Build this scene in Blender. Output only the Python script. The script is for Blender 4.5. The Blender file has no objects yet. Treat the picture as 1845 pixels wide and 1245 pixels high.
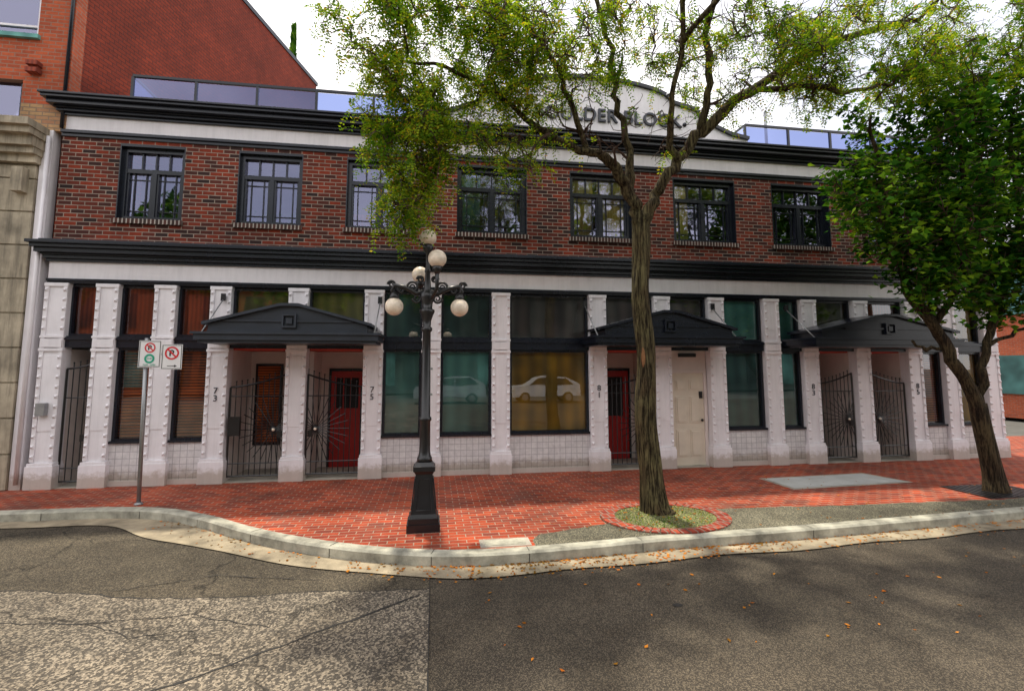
import bpy, math, random
from mathutils import Matrix, Vector, noise
random.seed(7)
scn=bpy.context.scene
col=bpy.context.collection
D=10.19
# ------------------------------------------------------------------ materials
def newmat(name):
    m=bpy.data.materials.new(name); m.use_nodes=True
    nt=m.node_tree; nt.nodes.clear()
    out=nt.nodes.new('ShaderNodeOutputMaterial')
    return m,nt,out
def N(nt,t,**k):
    n=nt.nodes.new(t)
    for a,b in k.items(): setattr(n,a,b)
    return n
def rgb(c): return (c[0],c[1],c[2],1)
def coords(nt,mode='xy'):
    g=N(nt,'ShaderNodeNewGeometry'); s=N(nt,'ShaderNodeSeparateXYZ'); nt.links.new(g.outputs['Position'],s.inputs[0])
    c=N(nt,'ShaderNodeCombineXYZ')
    if mode=='xy':
        nt.links.new(s.outputs[0],c.inputs[0]); nt.links.new(s.outputs[1],c.inputs[1])
    else:
        a=N(nt,'ShaderNodeMath',operation='ADD'); nt.links.new(s.outputs[0],a.inputs[0]); nt.links.new(s.outputs[1],a.inputs[1])
        nt.links.new(a.outputs[0],c.inputs[0]); nt.links.new(s.outputs[2],c.inputs[1])
    return c.outputs[0], g.outputs['Position']
def noisen(nt,vec,scale,detail=4,rough=.6):
    n=N(nt,'ShaderNodeTexNoise'); n.inputs['Scale'].default_value=scale; n.inputs['Detail'].default_value=detail; n.inputs['Roughness'].default_value=rough
    nt.links.new(vec,n.inputs['Vector']); return n.outputs['Fac']
def ramp(nt,fac,stops):
    r=N(nt,'ShaderNodeValToRGB'); e=r.color_ramp.elements
    while len(e)<len(stops): e.new(.5)
    for i,(p,c) in enumerate(stops): e[i].position=p; e[i].color=rgb(c)
    nt.links.new(fac,r.inputs[0]); return r.outputs[0]
def mix(nt,a,b,fac=.5,mode='MIX'):
    m=N(nt,'ShaderNodeMix',data_type='RGBA',blend_type=mode)
    for v,i in ((fac,0),(a,6),(b,7)):
        if isinstance(v,bpy.types.NodeSocket): nt.links.new(v,m.inputs[i])
        else: m.inputs[i].default_value=v if i==0 else rgb(v)
    return m.outputs[2]
def bump(nt,h,strength=.3,dist=.01):
    b=N(nt,'ShaderNodeBump'); b.inputs['Strength'].default_value=strength; b.inputs['Distance'].default_value=dist
    nt.links.new(h,b.inputs['Height']); return b.outputs[0]
def prin(nt,out,colr,rough=.6,metal=0,normal=None,spec=.5):
    p=N(nt,'ShaderNodeBsdfPrincipled')
    if isinstance(colr,bpy.types.NodeSocket): nt.links.new(colr,p.inputs['Base Color'])
    else: p.inputs['Base Color'].default_value=rgb(colr)
    p.inputs['Roughness'].default_value=rough
    p.inputs['Metallic'].default_value=metal
    p.inputs['Specular IOR Level'].default_value=spec
    if normal is not None: nt.links.new(normal,p.inputs['Normal'])
    nt.links.new(p.outputs[0],out.inputs[0]); return p
def grime(nt,pos,cc,z1=.2,dk=(.62,.57,.5)):
    s=N(nt,'ShaderNodeSeparateXYZ'); nt.links.new(pos,s.inputs[0])
    n=noisen(nt,pos,9,6,.75)
    a=N(nt,'ShaderNodeMath',operation='MULTIPLY_ADD'); nt.links.new(n,a.inputs[0]); a.inputs[1].default_value=-.35; nt.links.new(s.outputs[2],a.inputs[2])
    return mix(nt,cc,ramp(nt,a.outputs[0],[(0,dk),(z1*.6,(1,1,1))]),1.0,'MULTIPLY')
def paint(name,c,rough=.5,var=.15,scale=3,bumps=.1,metal=0,spec=.5,dirt=False,streak=0):
    m,nt,out=newmat(name); v,pos=coords(nt)
    n=noisen(nt,pos,scale,6)
    d=tuple(x*(1-var) for x in c); l=tuple(min(1,x*(1+var*.6)) for x in c)
    cc=ramp(nt,n,[(.3,d),(.7,l)])
    if streak:
        mp=N(nt,'ShaderNodeMapping'); mp.inputs['Scale'].default_value=(9,9,.7); nt.links.new(pos,mp.inputs[0])
        cc=mix(nt,cc,ramp(nt,noisen(nt,mp.outputs[0],1.2,5,.7),[(.35,(1-streak,)*3),(.55,(1,1,1))]),1.0,'MULTIPLY')
    if dirt: cc=grime(nt,pos,cc)
    n2=noisen(nt,pos,60,3)
    prin(nt,out,cc,rough,metal,bump(nt,n2,bumps,.004),spec); return m
def brick(name,c1,c2,mortar,w,h,ms=.012,mode='xz',dirt=.35,bstr=.5,offset=.5,rough=.85,bias=0,gr=False,stain=None):
    m,nt,out=newmat(name); v,pos=coords(nt,mode)
    b=N(nt,'ShaderNodeTexBrick'); nt.links.new(v,b.inputs['Vector'])
    b.offset=offset
    b.inputs['Color1'].default_value=rgb(c1); b.inputs['Color2'].default_value=rgb(c2); b.inputs['Mortar'].default_value=rgb(mortar)
    b.inputs['Scale'].default_value=1; b.inputs['Mortar Size'].default_value=ms; b.inputs['Mortar Smooth'].default_value=.2; b.inputs['Bias'].default_value=bias
    b.inputs['Brick Width'].default_value=w; b.inputs['Row Height'].default_value=h
    n=noisen(nt,pos,.9,5,.65); n2=noisen(nt,pos,14,4)
    cc=mix(nt,b.outputs['Color'],ramp(nt,n,[(.3,(1-dirt,)*3),(.65,(1.0,1,1))]),1.0,'MULTIPLY')
    cc=mix(nt,cc,ramp(nt,n2,[(.3,(.7,.7,.7)),(.7,(1,1,1))]),.7,'MULTIPLY')
    if stain:
        cc=mix(nt,cc,stain,ramp(nt,noisen(nt,pos,1.7,7,.7),[(.50,(0,0,0)),(.72,(.65,.65,.65))]))
    if gr: cc=grime(nt,pos,cc)
    inv=N(nt,'ShaderNodeMath',operation='SUBTRACT'); inv.inputs[0].default_value=1; nt.links.new(b.outputs['Fac'],inv.inputs[1])
    ad=N(nt,'ShaderNodeMath',operation='MULTIPLY_ADD'); nt.links.new(n2,ad.inputs[0]); ad.inputs[1].default_value=.4; nt.links.new(inv.outputs[0],ad.inputs[2])
    prin(nt,out,cc,rough,0,bump(nt,ad.outputs[0],bstr,.01),.3); return m
def glassmat(name,refl=.35,tint=(.8,.85,.85),gc=(.95,.97,1)):
    m,nt,out=newmat(name)
    t=N(nt,'ShaderNodeBsdfTransparent'); t.inputs[0].default_value=rgb(tint)
    g=N(nt,'ShaderNodeBsdfGlossy'); g.inputs['Roughness'].default_value=.015; g.inputs[0].default_value=rgb(gc)
    v,pos=coords(nt); nn=noisen(nt,pos,1.3,1); nt.links.new(bump(nt,nn,.12,.01),g.inputs['Normal'])
    f=N(nt,'ShaderNodeFresnel'); f.inputs[0].default_value=1.5
    a=N(nt,'ShaderNodeMath',operation='ADD',use_clamp=True); nt.links.new(f.outputs[0],a.inputs[0]); a.inputs[1].default_value=refl
    mx=N(nt,'ShaderNodeMixShader'); nt.links.new(a.outputs[0],mx.inputs[0]); nt.links.new(t.outputs[0],mx.inputs[1]); nt.links.new(g.outputs[0],mx.inputs[2])
    nt.links.new(mx.outputs[0],out.inputs[0]); return m
def blinds(name,c,c2,period=.05,rough=.7):
    m,nt,out=newmat(name); v,pos=coords(nt)
    s=N(nt,'ShaderNodeSeparateXYZ'); nt.links.new(pos,s.inputs[0])
    mu=N(nt,'ShaderNodeMath',operation='MULTIPLY'); nt.links.new(s.outputs[2],mu.inputs[0]); mu.inputs[1].default_value=2*math.pi/period
    si=N(nt,'ShaderNodeMath',operation='SINE'); nt.links.new(mu.outputs[0],si.inputs[0])
    ma=N(nt,'ShaderNodeMath',operation='MULTIPLY_ADD'); nt.links.new(si.outputs[0],ma.inputs[0]); ma.inputs[1].default_value=.5; ma.inputs[2].default_value=.5
    cc=mix(nt,c,c2,ma.outputs[0]); n=noisen(nt,pos,1.5,2)
    cc=mix(nt,cc,ramp(nt,n,[(.35,(.3,.25,.25)),(.62,(1,1,1))]),1.0,'MULTIPLY')
    prin(nt,out,cc,rough); return m
def curtain(name,c,c2,period=.12):
    m,nt,out=newmat(name); v,pos=coords(nt)
    w=N(nt,'ShaderNodeTexWave',wave_type='BANDS',bands_direction='X'); w.inputs['Scale'].default_value=.5/period; w.inputs['Distortion'].default_value=1.5
    nt.links.new(pos,w.inputs['Vector'])
    n=noisen(nt,pos,.9,2)
    cc=mix(nt,c,c2,w.outputs['Fac']); cc=mix(nt,cc,ramp(nt,n,[(.35,(.3,.33,.33)),(.65,(1,1,1))]),1.0,'MULTIPLY')
    prin(nt,out,cc,.8); return m

M={}
M['brick']=brick('dark_red_brick',(.34,.048,.018),(.034,.020,.019),(.40,.32,.26),.225,.078,.0085,dirt=.5)
M['brick_sill']=brick('sill_brick',(.12,.05,.04),(.05,.035,.03),(.5,.45,.40),.07,.3,.012,offset=0)
M['brick_or']=brick('orange_brick',(.58,.12,.045),(.42,.085,.035),(.36,.20,.14),.22,.075,.009,dirt=.25)
M['brick_red']=brick('party_wall_brick',(.36,.052,.02),(.27,.04,.018),(.13,.032,.022),.24,.085,.010,dirt=.4,bias=.2)
M['brick_tan']=brick('tan_brick',(.6,.38,.18),(.45,.22,.12),(.3,.22,.15),.22,.075,.01)
M['brick_opp']=brick('grey_green_brick',(.10,.12,.11),(.07,.085,.08),(.12,.13,.12),.22,.075,.01)
M['stone']=paint('weathered_stone',(.44,.38,.28),.85,.5,1.6,.5,streak=.45)
M['white']=paint('white_wall_paint',(.85,.82,.85),.45,.08,2.2,.2,dirt=True,streak=.08)
M['tile']=brick('white_tile',(.82,.80,.80),(.76,.74,.75),(.50,.48,.50),.12,.12,.006,offset=0,dirt=.12,bstr=.25,rough=.35,gr=True)
M['trim']=paint('navy_black_trim',(.009,.012,.021),.26,.3,3,.1)
M['iron']=paint('black_iron',(.010,.010,.012),.33,.3,8,.25,spec=.6)
M['canopy']=paint('canopy_paint',(.030,.038,.052),.4,.3,3,.1)
M['glass_up']=glassmat('upper_window_glass',.20,(.9,.93,.95),(.66,.68,.95))
M['glass']=glassmat('shop_window_glass',.09,(.95,.97,.96))
M['glass_rail']=glassmat('guard_rail_glass',.16,(.20,.26,.48),(.55,.60,.95))
M['dark']=paint('dark_interior',(.02,.02,.022),.8)
M['room']=paint('room_interior',(.10,.10,.10),.8,.5,1)
M['b_or']=blinds('wood_blinds',(.75,.18,.03),(.06,.015,.008),.055)
M['c_red']=curtain('red_shade',(.42,.07,.028),(.24,.04,.02))
M['c_olive']=curtain('olive_shade',(.40,.36,.10),(.26,.24,.07),.4)
M['c_ochre']=curtain('ochre_shade',(.66,.36,.02),(.42,.24,.02),.5)
M['c_teal']=curtain('teal_shade',(.16,.42,.38),(.11,.31,.29),.5)
M['c_dteal']=curtain('dark_teal_shade',(.07,.20,.19),(.05,.14,.14),.5)
M['c_grey']=curtain('grey_shade',(.18,.14,.13),(.10,.085,.085),.5)
M['c_yel']=curtain('yellow_curtain',(.95,.78,.22),(.8,.62,.12),.1)
M['reddoor']=paint('red_door',(.42,.012,.012),.35,.15)
M['redceil']=paint('red_ceiling',(.6,.06,.04),.6)
M['door']=paint('cream_door',(.74,.66,.54),.45,.1)
M['beige']=paint('beige_wall',(.74,.66,.62),.6,.1)
M['metal']=paint('galvanised_steel',(.35,.36,.37),.4,.2,8,.1,.7)
M['plate']=paint('steel_cover_plate',(.46,.47,.45),.6,.2,3,.2)
M['roof']=paint('roof_membrane',(.12,.12,.12),.9)
M['signwhite']=paint('sign_white',(.8,.8,.8),.4,.03)
M['signred']=paint('sign_red',(.65,.02,.03),.4,.03)
M['signgreen']=paint('sign_green',(.02,.35,.22),.4,.03)
M['signblack']=paint('sign_black',(.01,.01,.01),.4,.03)
M['letter']=paint('letter_grey',(.03,.035,.05),.4)
M['globe']=paint('opal_globe',(.84,.72,.58),.25,.25,11,.05)
M['concrete']=paint('concrete',(.40,.37,.31),.85,.4,2.2,.6)
M['kerb']=paint('kerb_concrete',(.40,.385,.31),.85,.65,3.5,.8)
M['gutter']=paint('gutter_concrete',(.32,.265,.18),.9,.6,2.5,.6)
M['pink']=paint('pink_flower',(.7,.08,.25),.7)
M['scar']=paint('trunk_scar',(.22,.10,.04),.9,.5,9,.8)

def asphalt(name,base,spk,scale,dirt,crk=0,bs=.6,low=.55):
    m,nt,out=newmat(name); v,pos=coords(nt)
    n=noisen(nt,pos,.7,6,.6)
    big=ramp(nt,n,[(.3,tuple(x*(1-dirt) for x in base)),(.7,tuple(x*(1+dirt) for x in base))])
    vo=N(nt,'ShaderNodeTexVoronoi'); vo.inputs['Scale'].default_value=scale; nt.links.new(pos,vo.inputs['Vector'])
    sp=ramp(nt,vo.outputs['Color'],[(.45,(low,low,low)),(.8,(spk,spk*.97,spk*.9))])
    cc=mix(nt,big,sp,1.0,'MULTIPLY')
    mp=N(nt,'ShaderNodeMapping'); mp.inputs['Scale'].default_value=(.25,1.6,1); nt.links.new(pos,mp.inputs[0])
    cc=mix(nt,cc,ramp(nt,noisen(nt,mp.outputs[0],1.0,5,.6),[(.3,(.78,.78,.78)),(.7,(1.12,1.1,1.08))]),1.0,'MULTIPLY')
    cc=mix(nt,cc,ramp(nt,noisen(nt,pos,2.6,8,.75),[(.32,(.72,.70,.68)),(.5,(1,1,1))]),1.0,'MULTIPLY')
    if crk:
        v2=N(nt,'ShaderNodeTexVoronoi',feature='DISTANCE_TO_EDGE'); v2.inputs['Scale'].default_value=crk
        nz=N(nt,'ShaderNodeTexNoise'); nz.inputs['Scale'].default_value=2.5; nz.inputs['Detail'].default_value=6; nt.links.new(pos,nz.inputs['Vector'])
        wv=N(nt,'ShaderNodeMix',data_type='VECTOR'); wv.inputs[0].default_value=.35; nt.links.new(pos,wv.inputs[4]); nt.links.new(nz.outputs['Color'],wv.inputs[5])
        nt.links.new(wv.outputs[1],v2.inputs['Vector'])
        cc=mix(nt,cc,ramp(nt,v2.outputs['Distance'],[(.0,(.35,.35,.35)),(.006,(1,1,1))]),1.0,'MULTIPLY')
    prin(nt,out,cc,.85,0,bump(nt,vo.outputs['Distance'],bs,.01),.3); return m
M['asph']=asphalt('smooth_asphalt',(.080,.067,.051),1.8,120,.25,0,.6)
M['asph_old']=asphalt('worn_asphalt',(.155,.134,.108),2.1,62,.35,.45,.9,.48)
M['asph_mid']=asphalt('patched_asphalt',(.084,.071,.052),1.8,100,.35,.5,.7)
M['moss']=asphalt('mossy_asphalt',(.135,.128,.095),1.7,80,.55,0,.8)
M['crack']=paint('crack_seal',(.02,.018,.016),.8)
M['gravel']=asphalt('pit_gravel',(.14,.15,.065),2.0,60,.5,0,1)
M['paver']=brick('red_brick_paving',(.56,.080,.022),(.26,.034,.016),(.46,.33,.24),.215,.108,.0075,mode='xy',dirt=.55,bstr=.6,stain=(.11,.07,.055))
M['paver_ring']=brick('ring_brick',(.50,.09,.04),(.33,.05,.03),(.3,.25,.2),.1,.2,.01,mode='xy')
M['ground']=paint('ground_dirt',(.10,.10,.09),.9,.3)
M['yellow']=paint('yellow_mark',(.75,.6,.03),.6)

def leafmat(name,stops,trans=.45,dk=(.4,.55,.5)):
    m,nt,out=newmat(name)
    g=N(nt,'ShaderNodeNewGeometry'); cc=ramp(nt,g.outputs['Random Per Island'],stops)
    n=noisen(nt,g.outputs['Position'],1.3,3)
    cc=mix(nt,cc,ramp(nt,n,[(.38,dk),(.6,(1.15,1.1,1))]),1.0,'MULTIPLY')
    d=N(nt,'ShaderNodeBsdfDiffuse'); nt.links.new(cc,d.inputs[0])
    t=N(nt,'ShaderNodeBsdfTranslucent'); nt.links.new(mix(nt,cc,(1.3,1.25,.5),1.0,'MULTIPLY'),t.inputs[0])
    x=N(nt,'ShaderNodeMixShader'); x.inputs[0].default_value=trans
    nt.links.new(d.outputs[0],x.inputs[1]); nt.links.new(t.outputs[0],x.inputs[2]); nt.links.new(x.outputs[0],out.inputs[0]); return m
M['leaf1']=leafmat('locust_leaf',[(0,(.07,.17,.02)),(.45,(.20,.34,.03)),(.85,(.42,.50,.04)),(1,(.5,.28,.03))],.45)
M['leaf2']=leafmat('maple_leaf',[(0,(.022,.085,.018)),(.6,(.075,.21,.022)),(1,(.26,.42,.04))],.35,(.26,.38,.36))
M['litter']=leafmat('fallen_leaf',[(0,(.45,.12,.02)),(.5,(.6,.24,.04)),(1,(.22,.07,.02))],.1)
def bark(name,c1,c2):
    m,nt,out=newmat(name); v,pos=coords(nt)
    mp=N(nt,'ShaderNodeMapping'); mp.inputs['Scale'].default_value=(20,20,1.6); nt.links.new(pos,mp.inputs[0])
    n=noisen(nt,mp.outputs[0],1.6,8,.75); n2=noisen(nt,pos,2.2,4)
    cc=ramp(nt,n,[(.43,c1),(.58,c2)]); cc=mix(nt,cc,ramp(nt,n2,[(.38,(.62,.52,.42)),(.6,(1.0,1.03,.78))]),1.0,'MULTIPLY')
    prin(nt,out,cc,.9,0,bump(nt,n,1,.10),.2); return m
M['bark']=bark('locust_bark',(.024,.017,.012),(.24,.20,.125))
M['barkt']=paint('twig_bark',(.065,.034,.022),.9,.5,5)
M['bark2']=bark('maple_bark',(.025,.018,.014),(.15,.105,.07))

# ------------------------------------------------------------------ mesh builder
class MB:
    def __init__(s): s.v=[]; s.f=[]; s.mi=[]; s.mats=[]; s.sm=[]
    def idx(s,m):
        m=M[m] if isinstance(m,str) else m
        if m not in s.mats: s.mats.append(m)
        return s.mats.index(m)
    def face(s,pts,m,smooth=False):
        i=len(s.v); s.v.extend(tuple(p) for p in pts); s.f.append(tuple(range(i,i+len(pts)))); s.mi.append(s.idx(m)); s.sm.append(smooth)
    def box(s,x0,x1,y0,y1,z0,z1,m):
        i=len(s.v)
        s.v+= [(x0,y0,z0),(x1,y0,z0),(x1,y1,z0),(x0,y1,z0),(x0,y0,z1),(x1,y0,z1),(x1,y1,z1),(x0,y1,z1)]
        for q in ((0,3,2,1),(4,5,6,7),(0,1,5,4),(1,2,6,5),(2,3,7,6),(3,0,4,7)):
            s.f.append(tuple(i+a for a in q)); s.mi.append(s.idx(m)); s.sm.append(False)
    def frustum(s,cx,cy,z0,z1,a,b,m):
        i=len(s.v)
        for z,w in ((z0,a),(z1,b)):
            s.v+=[(cx-w,cy-w,z),(cx+w,cy-w,z),(cx+w,cy+w,z),(cx-w,cy+w,z)]
        for q in ((0,3,2,1),(4,5,6,7),(0,1,5,4),(1,2,6,5),(2,3,7,6),(3,0,4,7)):
            s.f.append(tuple(i+k for k in q)); s.mi.append(s.idx(m)); s.sm.append(False)
    def prism(s,poly,y0,y1,m):
        n=len(poly)
        s.face([(x,y0,z) for x,z in poly],m); s.face([(x,y1,z) for x,z in reversed(poly)],m)
        for k in range(n):
            a=poly[k]; b=poly[(k+1)%n]
            s.face([(a[0],y0,a[1]),(a[0],y1,a[1]),(b[0],y1,b[1]),(b[0],y0,b[1])],m)
    def tube(s,pts,rad,m,n=8,smooth=True,disp=0,seed=0):
        pts=[Vector(p) for p in pts]
        if not isinstance(rad,(list,tuple)): rad=[rad]*len(pts)
        prev=None; base=len(s.v)
        for k,p in enumerate(pts):
            d=(pts[min(k+1,len(pts)-1)]-pts[max(k-1,0)]).normalized()
            if prev is None: a=d.orthogonal().normalized()
            else:
                a=(prev-d*prev.dot(d)); a=a.normalized() if a.length>1e-6 else d.orthogonal().normalized()
            prev=a; b=d.cross(a)
            for j in range(n):
                t=2*math.pi*j/n; dirv=a*math.cos(t)+b*math.sin(t); r=rad[k]
                if disp: r*=1+disp*.6*noise.noise(Vector((dirv.x*1.8+seed,dirv.y*1.8,p.z*1.6+seed)))+disp*.5*noise.noise(Vector((dirv.x*6+seed,dirv.y*6,p.z*1.1+seed)))
                s.v.append(tuple(p+dirv*r))
        mi=s.idx(m)
        for k in range(len(pts)-1):
            for j in range(n):
                a=base+k*n+j; b=base+k*n+(j+1)%n
                s.f.append((a,b,b+n,a+n)); s.mi.append(mi); s.sm.append(smooth)
        s.f.append(tuple(base+j for j in reversed(range(n)))); s.mi.append(mi); s.sm.append(False)
        l=base+(len(pts)-1)*n
        s.f.append(tuple(l+j for j in range(n))); s.mi.append(mi); s.sm.append(False)
    def lathe(s,cx,cy,prof,m,n=24):
        s.tube([(cx,cy,z) for r,z in prof],[max(r,.0005) for r,z in prof],m,n)
    def sphere(s,c,r,m,u=20,v=12,sc=(1,1,1)):
        base=len(s.v); mi=s.idx(m)
        for i in range(v+1):
            ph=math.pi*i/v
            for j in range(u):
                t=2*math.pi*j/u
                s.v.append((c[0]+sc[0]*r*math.sin(ph)*math.cos(t),c[1]+sc[1]*r*math.sin(ph)*math.sin(t),c[2]+sc[2]*r*math.cos(ph)))
        for i in range(v):
            for j in range(u):
                a=base+i*u+j; b=base+i*u+(j+1)%u
                s.f.append((a,a+u,b+u,b)); s.mi.append(mi); s.sm.append(True)
    def obj(s,name,parent=None,bevel=0):
        me=bpy.data.meshes.new(name); me.from_pydata(s.v,[],s.f)
        for m in s.mats: me.materials.append(m)
        me.polygons.foreach_set('material_index',s.mi); me.polygons.foreach_set('use_smooth',s.sm)
        me.update(); o=bpy.data.objects.new(name,me); col.objects.link(o)
        if parent: o.parent=parent
        if bevel:
            b=o.modifiers.new('b','BEVEL'); b.width=bevel; b.segments=2; b.limit_method='ANGLE'
        return o
def empty(name):
    e=bpy.data.objects.new(name,None); col.objects.link(e); return e
def text(body,name,parent,loc,size,mat,ext=.006,rot=(math.pi/2,0,0),spacing=1.0,line=1.0,align='CENTER',off=0):
    c=bpy.data.curves.new(name,'FONT'); c.body=body; c.size=size; c.extrude=ext; c.align_x=align; c.align_y='CENTER'; c.space_character=spacing; c.space_line=line; c.offset=off
    c.materials.append(M[mat]); o=bpy.data.objects.new(name,c); o.location=loc; o.rotation_euler=rot; col.objects.link(o); o.parent=parent; return o

# ================================================================== MAIN BUILDING
bld=empty('brick_commercial_building')
XL,XR=-7.0,13.5
pil=[(-7.0,-6.65),(-6.17,-5.80),(-5.19,-4.82),(-4.22,-3.85),(-2.81,-2.45),(-1.38,-1.01),(-.25,.13),(1.16,1.54),(3.23,3.62),(4.70,5.06),(5.95,6.35),(7.30,7.70),(8.24,8.64),(9.58,9.98),(10.96,11.36),(11.95,12.35),(13.1,13.5)]
p=MB()
for a,b in pil:
    c=(a+b)/2; w=.185
    p.box(c-w-.035,c+w+.035,D-.06,D+.22,0,.40,'white')
    p.box(c-w-.02,c+w+.02,D-.045,D+.22,.40,.45,'white')
    p.box(c-w,c+w,D,D+.22,.45,3.66,'white')
    for s in (-1,1):
        xo=c+s*(w-.035)
        p.box(xo-.035,xo+.035,D-.022,D-.0005,.47,3.60,'white')
        z=.56
        while z<3.55:
            if not(2.38<z<2.72):
                i=len(p.v); q=.030
                p.v+=[(xo-q,D-.0225,z-q),(xo+q,D-.0225,z-q),(xo+q,D-.0225,z+q),(xo-q,D-.0225,z+q),(xo,D-.065,z)]
                for t in ((0,1,4),(1,2,4),(2,3,4),(3,0,4)):
                    p.f.append(tuple(i+k for k in t)); p.mi.append(0); p.sm.append(False)
            z+=.175
    p.box(c-w+.072,c+w-.072,D-.012,D-.0005,1.0,2.35,'white')
    p.box(c-w-.012,c+w+.012,D-.035,D+.2,2.42,2.47,'white')
    p.box(c-w+.01,c+w-.01,D-.04,D-.001,2.49,2.64,'white')
    p.box(c-w-.012,c+w+.012,D-.035,D+.2,2.66,2.70,'white')
    p.box(c-w-.01,c+w+.01,D-.03,D+.2,3.60,3.665,'white')
p.obj('pilasters',bld,.004)
s=MB()
GY=D+.17
bays=[('gate','c_red'),('b_or','c_red'),('b_or','c_red'),('open','c_olive'),('open','c_olive'),('c_teal','c_dteal'),('c_teal','c_dteal'),('c_ochre','c_grey'),
 ('open','c_grey'),('wdoor','c_grey'),('c_dteal','c_teal'),('c_dteal','c_teal'),('open','c_olive'),('open','c_red'),('b_or','c_ochre'),('c_ochre','c_ochre')]
fr=MB(); gl=MB(); sh=MB()
for i,(lo,up) in enumerate(bays):
    a=pil[i][1]; b=pil[i+1][0]
    z0,z1=2.70,3.66
    def frame(a,b,z0,z1,fw=.05,y0=D+.10,y1=D+.2):
        fr.box(a,a+fw,y0,y1,z0,z1,'trim'); fr.box(b-fw,b,y0,y1,z0,z1,'trim')
        fr.box(a+fw,b-fw,y0,y1,z0,z0+fw,'trim'); fr.box(a+fw,b-fw,y0,y1,z1-fw,z1,'trim')
    frame(a,b,z0,z1,.045)
    gl.face([(a+.04,GY,z0+.04),(b-.04,GY,z0+.04),(b-.04,GY,z1-.04),(a+.04,GY,z1-.04)],'glass')
    sh.face([(a,GY+.06,z0),(b,GY+.06,z0),(b,GY+.06,z1),(a,GY+.06,z1)],up)
    fr.box(a,b,D+.03,D+.22,2.49,2.70,'trim')
    fr.box(a,b,D-.0,D+.03,2.63,2.68,'trim')
    if lo in ('gate','open','wdoor'): continue
    frame(a,b,.78,2.49,.05)
    fr.box(a,b,D+.02,D+.1,.755,.80,'trim')
    gl.face([(a+.04,GY,.82),(b-.04,GY,.82),(b-.04,GY,2.46),(a+.04,GY,2.46)],'glass')
    sh.face([(a,GY+.07,.80),(b,GY+.07,.80),(b,GY+.07,2.5),(a,GY+.07,2.5)],lo)
    s.box(a,b,D+.06,D+.2,0,.755,'tile')
    s.box(a,b,D+.03,D+.06,0,.09,'white')
fr.obj('storefront_frames',bld); gl.obj('storefront_glass',bld); sh.obj('window_shades',bld)
s.box(XL,XR,D+.0,D+.25,3.665,3.74,'trim')
s.box(XL,XR,D-.03,D-.0,3.70,3.745,'trim')
s.box(XL,XR,D+.02,D+.25,3.74,4.06,'white')
wins=[(-6.0,-4.85),(-3.88,-2.67),(-1.82,-.52),(.42,1.91),(2.86,4.28),(5.25,6.77),(7.69,9.2),(10.2,11.7)]
WZ0,WZ1=4.92,6.40
BY=D+.05
s.box(XL,XR,BY,BY+.3,4.40,WZ0,'brick')
xs=[XL]+[x for w in wins for x in w]+[XR]
for k in range(0,len(xs),2):
    s.box(xs[k],xs[k+1],BY,BY+.3,WZ0,WZ1,'brick')
s.box(XL,XR,BY,BY+.3,WZ1,6.47,'brick')
s.box(XL,XR,BY-.03,BY+.3,6.47,6.60,'trim')
s.box(XL,XR,BY-.07,BY-.03,6.53,6.58,'trim')
s.box(XL,XR,BY-.01,BY+.3,6.60,6.87,'white')
s.box(-6.92,-6.78,D-.12,D-.0225,1.28,1.5,'metal')
s.obj('walls',bld)
w=MB()
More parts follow.
